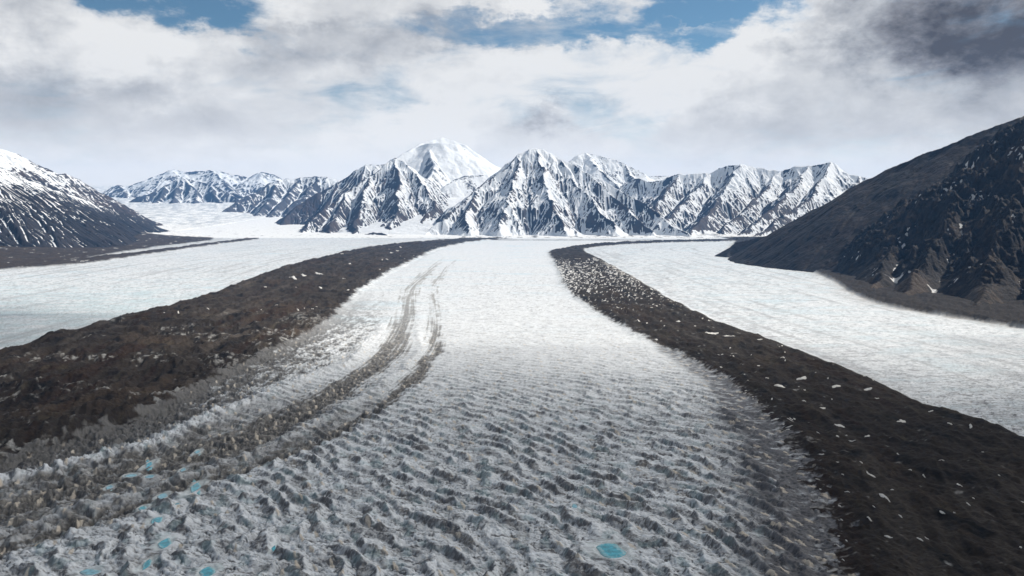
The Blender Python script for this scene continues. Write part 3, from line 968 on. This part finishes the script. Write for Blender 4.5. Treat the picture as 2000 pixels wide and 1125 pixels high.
mountain('craggy dark hillside with scattered snow patches at the right edge', [
    [(1592, 530, 8.3), (1640, 490, 8.3), (1690, 449, 8.2), (1772, 404, 8.1), (1800, 378, 8.05), (1854, 341, 8.0), (1890, 310, 7.95), (1936, 282, 7.9), (1970, 250, 7.8), (2010, 222, 7.75), (2150, 140, 7.6), (2500, 60, 7.2)],
    [(1772, 404, 8.1), (1745, 470, 7.4), (1710, 540, 6.5), (1690, 568, 6.1)],
    [(1890, 310, 7.95), (1860, 400, 7.2), (1810, 500, 6.3), (1770, 575, 5.6)],
    [(2010, 222, 7.75), (1990, 340, 6.9), (1950, 480, 5.8), (1900, 590, 5.0)],
    [(2150, 140, 7.6), (2130, 340, 6.2), (2100, 520, 5.1), (2060, 600, 4.6)],
    [(2500, 60, 7.2), (2480, 350, 5.3), (2400, 600, 4.2)],
], 16, M_CRAG, slope=.85, K=.009, m=.42, steps=14, seed=79, nz=1.0, snow=(-.16, .45, .1, .15, 300, 1500), keep=(1800, 9500, 2600, 10200), rough=40, detail=10, expo=.1, bumps=crag)

print('mountains', time.time() - T0)

# ------------------------------------------------------------------ melt ponds and snow patches
def mat_simple(name, rgb, rough, var=.12, spec=.4, scale=.3):
    m = bpy.data.materials.new(name)
    m.use_nodes = True
    t = NT(m.node_tree)
    o = t.n('ShaderNodeOutputMaterial')
    b = t.n('ShaderNodeBsdfPrincipled')
    geo = t.n('ShaderNodeNewGeometry')
    n1 = t.noise(geo.outputs['Position'], scale, 5, .6)
    c = t.mix(t.ramp(n1, .3, .7), tuple(x * (1 - var) for x in rgb), tuple(min(1, x * (1 + var)) for x in rgb))
    t.link(c, b.inputs['Base Color'])
    b.inputs['Roughness'].default_value = rough
    b.inputs['Specular IOR Level'].default_value = spec
    t.link(b.outputs[0], o.inputs[0])
    return m


def mat_pond(name, deep, rim):
    m = mat_simple(name, deep, .12, .35, .5, .10)
    t = m.node_tree
    b = [n for n in t.nodes if n.type == 'BSDF_PRINCIPLED'][0]
    src = b.inputs['Base Color'].links[0].from_socket
    at = t.nodes.new('ShaderNodeAttribute')
    at.attribute_name = 'depth'
    no = t.nodes.new('ShaderNodeTexNoise')
    no.inputs['Scale'].default_value = .16
    no.inputs['Detail'].default_value = 5
    g_ = t.nodes.new('ShaderNodeNewGeometry')
    t.links.new(g_.outputs['Position'], no.inputs['Vector'])
    ad = t.nodes.new('ShaderNodeMath')
    ad.operation = 'ADD'
    t.links.new(at.outputs['Fac'], ad.inputs[0])
    t.links.new(no.outputs[0], ad.inputs[1])
    mr = t.nodes.new('ShaderNodeMapRange')
    mr.inputs[1].default_value = .45
    mr.inputs[2].default_value = .95
    t.links.new(ad.outputs[0], mr.inputs[0])
    mx = t.nodes.new('ShaderNodeMix')
    mx.data_type = 'RGBA'
    t.links.new(mr.outputs[0], mx.inputs[0])
    mx.inputs[6].default_value = (*rim, 1)
    t.links.new(src, mx.inputs[7])
    t.links.new(mx.outputs[2], b.inputs['Base Color'])
    return m


M_POND = mat_pond('melt_water', (.03, .36, .47), (.38, .62, .66))
M_POND2 = mat_pond('shallow_melt_water', (.17, .44, .55), (.42, .55, .58))
M_SNOW = mat_simple('old_snow', (.62, .61, .59), .8, .08, .2, .5)


def outline(n, rx, ry, rot, seed, rag=.25):
    a = np.linspace(0, 2 * math.pi, n, endpoint=False)
    rs = np.random.RandomState(seed)
    q = 1 + rag * sum(rs.uniform(-1, 1) * np.cos(k * a + rs.uniform(0, 6.28)) / k ** .7 for k in (2, 3, 4, 5, 7))
    q = np.clip(q, .35, 1.7)
    x, y = np.cos(a) * rx * q, np.sin(a) * ry * q
    c, s_ = math.cos(rot), math.sin(rot)
    return x * c - y * s_, x * s_ + y * c


def laid(u, v, rx, ry, tilt, seed, rag, n=24, dv=0):
    """an irregular patch lying on the valley floor, long axis tilted as seen from the air"""
    ox, oy = outline(n, rx, ry, tilt, seed, rag)
    d = floor_d(v + dv)
    x = ray(u, v, d)[0]
    sy = (floor_d(v + dv - 2) - d) / 2
    Yo = -oy * sy
    Xo = ox / FPX * math.hypot(d, CAMZ) + Yo * x / d
    return x, d, Xo[::-1], Yo[::-1]


def disc(name, mat, cx, cy, ox, oy, zf):
    """rings from the rim to the middle; zf gives the height at (x, y, k)"""
    n = len(ox)
    rings = [1.0, .75, .45, .2]
    vs = []
    for k in rings:
        xx, yy = cx + ox * k, cy + oy * k
        vs.append(np.stack([xx, yy, zf(xx, yy, k)], -1))
    vs.append(np.array([[cx, cy, zf(np.array([cx]), np.array([cy]), 0.)[0]]]))
    v = np.concatenate(vs)
    # floor of the piece, well below the surface, so that it has thickness
    f = []
    for i in range(len(rings) - 1):
        for j in range(n):
            j2 = (j + 1) % n
            f.append((i * n + j, i * n + j2, (i + 1) * n + j2, (i + 1) * n + j))
    b = (len(rings) - 1) * n
    for j in range(0, n, 2):
        f.append((b + j, b + (j + 1) % n, b + (j + 2) % n, len(rings) * n))
    m0 = len(v)
    low = v[:n].copy()
    low[:, 2] -= 3.0
    v = np.concatenate([v, low])
    for j in range(n):
        j2 = (j + 1) % n
        f.append((m0 + j, m0 + j2, j2, j))
    dep = np.zeros(len(v))
    for i, k in enumerate(rings):
        dep[i * n:(i + 1) * n] = 1 - k
    dep[len(rings) * n] = 1
    return link_mesh(name, v, np.array(f), mat, {'depth': dep}, smooth=True)


POND_LABELS = [
    'upright oval turquoise pond beside the dirty ice ridge, left foreground',
    'round turquoise pond just left of the upright oval pond',
    'small turquoise pond with a wide white ice rim, left foreground',
    'slanting turquoise pond just below the white-rimmed pond',
    'deep turquoise pond, the largest at the lower left',
    'narrow slanting turquoise pond lowest on the left, near the bottom edge',
    'bright turquoise pond cut by the bottom edge of the picture',
    'wide bright turquoise pond in the lower right part of the clean ice',
    'narrow dark teal pond in the dirty ice band, topmost at the left',
    'small pale blue pond at the edge of the dirty band above the upright oval pond',
    'tiny blue pond with a white rim between the dark ice and the upright oval pond',
    'small dull blue pond farthest left in the dirty ice band',
    'flat pale blue pond in the dirty band, long and thin',
    'tiny blue pond between the round pond and the clean ice',
    'tiny turquoise pond in the clean ice at the bottom, left of centre',
    'tiny blue pond in the clean ice above the wide bright pond',
    'thin turquoise pond at the bottom edge near the left corner',
    'faint grey blue pond in the dirty band beside the long thin pond']
PALE = {9, 10, 11, 12, 13, 15, 16, 17, 1}
for i, (px_, py_, rx_, ry_) in enumerate(POND_W):
    tilt = {306: -.6, 287: -1.0, 1193: .42, 256: -.2, 291: .2}.get(PONDS[i][0], 0)
    rx_, ry_ = PONDS[i][2:]
    if PONDS[i][0] == 287:
        rx_, ry_ = 15, 6
    px_, py_, ox, oy = laid(PONDS[i][0], PONDS[i][1], rx_, ry_, tilt, 300 + i, .26, 36)
    zz = float(zg(py_)) + 1.6
    o = disc('melt_pond', M_POND2 if i in PALE else M_POND, px_, py_, ox, oy, lambda a, b, k: np.full(len(a), zz))
    tag(o, POND_LABELS[i], 'pond', None, 'turquoise melt ponds on the foreground ice')

BIGSNOW = [  # u, v, length px, width px, label
    (1523, 763, 17, 4.5, 'broad ragged snow patch on the right-hand debris, left of the forked one'),
    (1566, 742, 17, 4, 'long flat snow patch just above the broad ragged one on the right-hand debris'),
    (1632, 767, 14, 5, 'forked snow patch right of the broad ragged one on the debris'),
    (1695, 770, 12, 6, 'curved snow patch in the middle of the right-hand debris, right of the forked one'),
    (1761, 827, 18, 5, 'large smooth snow patch in the middle of the right-hand debris, thick at its right end'),
    (1607, 808, 10, 4, 'small bright snow patch under the broad ragged one'),
    (1694, 858, 9, 4, 'oval snow patch below and left of the large smooth one'),
    (1640, 838, 26, 3, 'long slanting snow streak left of the large smooth patch'),
    (1668, 911, 13, 5, 'bright slanting snow patch at the left margin of the right-hand debris'),
    (1700, 939, 20, 4.5, 'long slanting snow streak below the bright patch at the margin of the debris'),
    (1725, 988, 24, 4.5, 'longest slanting snow streak low on the right-hand debris'),
    (1873, 956, 13, 6, 'lone pointed snow patch at the right of the dark debris'),
    (1735, 1056, 15, 4, 'slanting snow patch on the debris near the bottom edge'),
    (1390, 655, 30, 2.5, 'very long thin snow streak on the upper part of the right-hand debris'),
    (1425, 663, 22, 3.5, 'kinked snow streak beside the very long thin one'),
    (1483, 668, 12, 2.5, 'short flat snow streak right of the kinked one near the far edge of the debris'),
    (1895, 846, 6, 4, 'small faint snow patch high on the right side of the debris'),
    (513, 607, 7, 3, 'single cream snow patch in the middle of the left-hand debris band'),
    (572, 545, 14, 3.5, 'flat oval snow patch, left of three in a row on the left-hand debris'),
    (594, 541, 12, 3, 'thick snow patch, middle one of three in a row on the left-hand debris'),
    (622, 536, 14, 3, 'narrow snow patch, right one of three in a row on the left-hand debris'),
    (765, 494, 7, 2, 'snow patch high on the far left-hand debris'),
    (776, 490, 7, 2, 'snow patch touching the one high on the far left-hand debris'),
    (683, 517, 6, 2.5, 'small hooked snow patch on the upper left-hand debris')]


def snow_patch(u, v, L_, W_, seed, label, group, rot=None):
    if rot is None:
        rot = (.42 + .2 * math.sin(seed * 7.1)) * float(sst(np.array(v), 800, 900)) if u > 1000 else .15
    x, d, ox, oy = laid(u, v, L_ * .58, W_ * .42, rot, seed, .48, 28, 2)
    th_ = .35 + .012 * float(np.ptp(ox))

    def zf(a, b, k):
        return ground(a, b)[0] + th_ * (1 - k * k) * 2 + .35 - (1.2 if k == 1.0 else 0)
    o = disc('snow_patch', M_SNOW, x, d, ox, oy, zf)
    return tag(o, label, 'snow patch', None, group)


for i, (u, v, L_, W_, lb_) in enumerate(BIGSNOW):
    snow_patch(u, v, L_, W_, 500 + i, lb_, 'old snow patches on the debris bands')
rs = np.random.RandomState(12)
cnt = 0
while cnt < 190:
    v = 505 + 600 * rs.rand() ** 1.7
    d = floor_d(v)
    xi, xj = float(cI(d)), float(cJ(d))
    k = rs.rand() ** (1.25 if v < 720 else 1.9)
    x = xi + (xj - xi) * k
    u = 1000 + x / d * FPX * (math.cos(PITCH) + (562.5 - v) / FPX * math.sin(PITCH))
    if u > 2040 or min(abs(u - b[0]) / 40 + abs(v - b[1]) / 12 for b in BIGSNOW) < 1:
        continue
    L_ = (2.2 + 6.0 * rs.rand() ** 2) * (1 + 1.0 * (v > 800))
    snow_patch(u, v, L_, (1.0 + 1.2 * rs.rand()) * (1 + .15 * (v > 800)), 900 + cnt, 'one of many small white snow flecks strewn over the right-hand debris band', 'small snow flecks on the right-hand debris')
    cnt += 1
for k in range(26):
    v = 478 + 150 * rs.rand()
    d = floor_d(v)
    x = float(cB(d)) + (float(cC(d)) - float(cB(d))) * (.1 + .85 * rs.rand() ** .6)
    u = 1000 + x / d * FPX
    snow_patch(u, v, 2.5 + 4 * rs.rand() ** 2, 1.3, 1300 + k, 'one of many small snow flecks on the far part of the left-hand debris band', 'small snow flecks on the left-hand debris')
print('patches', time.time() - T0)

# ------------------------------------------------------------------ unseen clouds, added to cast shade on the ground
mc = bpy.data.materials.new('shade_cloud_vapour')
mc.use_nodes = True
t = NT(mc.node_tree)
o_ = t.n('ShaderNodeOutputMaterial')
at = t.n('ShaderNodeAttribute', attribute_name='vapour')
geo = t.n('ShaderNodeNewGeometry')
nn = t.noise(geo.outputs['Position'], .0016, 7, .6)
al = t.ramp(t.math('ADD', at.outputs['Fac'], t.math('MULTIPLY', t.math('SUBTRACT' , nn, .5), .7)), .0, .95)
df = t.n('ShaderNodeBsdfDiffuse')
df.inputs[0].default_value = (.85, .85, .85, 1)
tr_ = t.n('ShaderNodeBsdfTranslucent')
tr_.inputs[0].default_value = (.85, .85, .85, 1)
tp = t.n('ShaderNodeBsdfTransparent')
m1 = t.n('ShaderNodeMixShader')
m1.inputs[0].default_value = .25
t.link(df.outputs[0], m1.inputs[1])
t.link(tr_.outputs[0], m1.inputs[2])
m2 = t.n('ShaderNodeMixShader')
t.link(t.math('MULTIPLY', al, .56), m2.inputs[0])
t.link(tp.outputs[0], m2.inputs[1])
t.link(m1.outputs[0], m2.inputs[2])
t.link(m2.outputs[0], o_.inputs[0])


def cloud(shx, shy, rx, ry, z, thick, seed, label):
    """a lumpy flat-bottomed cloud whose shadow falls around (shx, shy)"""
    k = z / math.tan(SUN_EL)
    cx, cy = shx + k * math.sin(SUN_AZ), shy + k * math.cos(SUN_AZ)
    nu, nv = 90, 60
    lon = np.linspace(0, 2 * math.pi, nu, endpoint=False)
    lat = np.linspace(-math.pi / 2 + .02, math.pi / 2 - .02, nv)
    LO, LA = np.meshgrid(lon, lat)
    x, y, zz = np.cos(LA) * np.cos(LO), np.cos(LA) * np.sin(LO), np.sin(LA)
    rad = 1 + .22 * perlin(x * 2 + seed, y * 2 + zz, seed) + .10 * fbm(x * 5, y * 5 + zz * 3, 3, seed + 5)
    vx, vy = cx + x * rx * rad, cy + y * ry * rad
    vz = z + np.where(zz > 0, zz * thick * (rad + .3 * fbm(x * 4, y * 4, 3, seed + 9)), zz * thick * .3)
    den = 1.25 * (1 - np.hypot(x, y) ** 1.7)
    idx = np.arange(nu * nv).reshape(nv, nu)
    nx_ = np.roll(idx, -1, axis=1)
    F_ = np.stack([idx[:-1], nx_[:-1], nx_[1:], idx[1:]], -1).reshape(-1, 4)
    o = link_mesh('cloud', np.stack([vx, vy, vz], -1).reshape(-1, 3), F_, mc, {'vapour': den.ravel()})
    tag(o, label, 'cloud', 'structure')


cloud(900, 700, 5600, 3200, 3700, 500, 3, 'unseen grey cloud added to shade the foreground ice, above the picture')
cloud(8600, 8300, 4300, 3600, 3700, 500, 8, 'unseen grey cloud added to shade the dark right-hand ridge')
cloud(-4300, 3000, 3100, 3000, 3800, 400, 14, 'unseen grey cloud added to shade the left debris band')
cloud(4300, 2300, 2600, 2200, 3750, 400, 19, 'unseen grey cloud added to shade the lower right debris band')

# ------------------------------------------------------------------ thin air that turns far things pale blue
HZ = (-32000, 26000, -9000, 43500, -40, 3150)
hv = np.array([[HZ[i], HZ[2 + j], HZ[4 + k]] for i in (0, 1) for j in (0, 1) for k in (0, 1)], F32)
hf = np.array([[0, 1, 3, 2], [4, 6, 7, 5], [0, 4, 5, 1], [2, 3, 7, 6], [0, 2, 6, 4], [1, 5, 7, 3]])
mh = bpy.data.materials.new('haze')
mh.use_nodes = True
t = NT(mh.node_tree)
o_ = t.n('ShaderNodeOutputMaterial')
pv = t.n('ShaderNodeVolumePrincipled')
pv.inputs['Color'].default_value = (.21, .50, 1.0, 1)
pv.inputs['Density'].default_value = 0.85e-5
pv.inputs['Anisotropy'].default_value = 0.0
t.link(pv.outputs[0], o_.inputs['Volume'])
hz = link_mesh('haze', hv, hf, mh, smooth=False)
tag(hz, 'thin bluish mountain haze filling the valley air', 'haze', 'stuff')
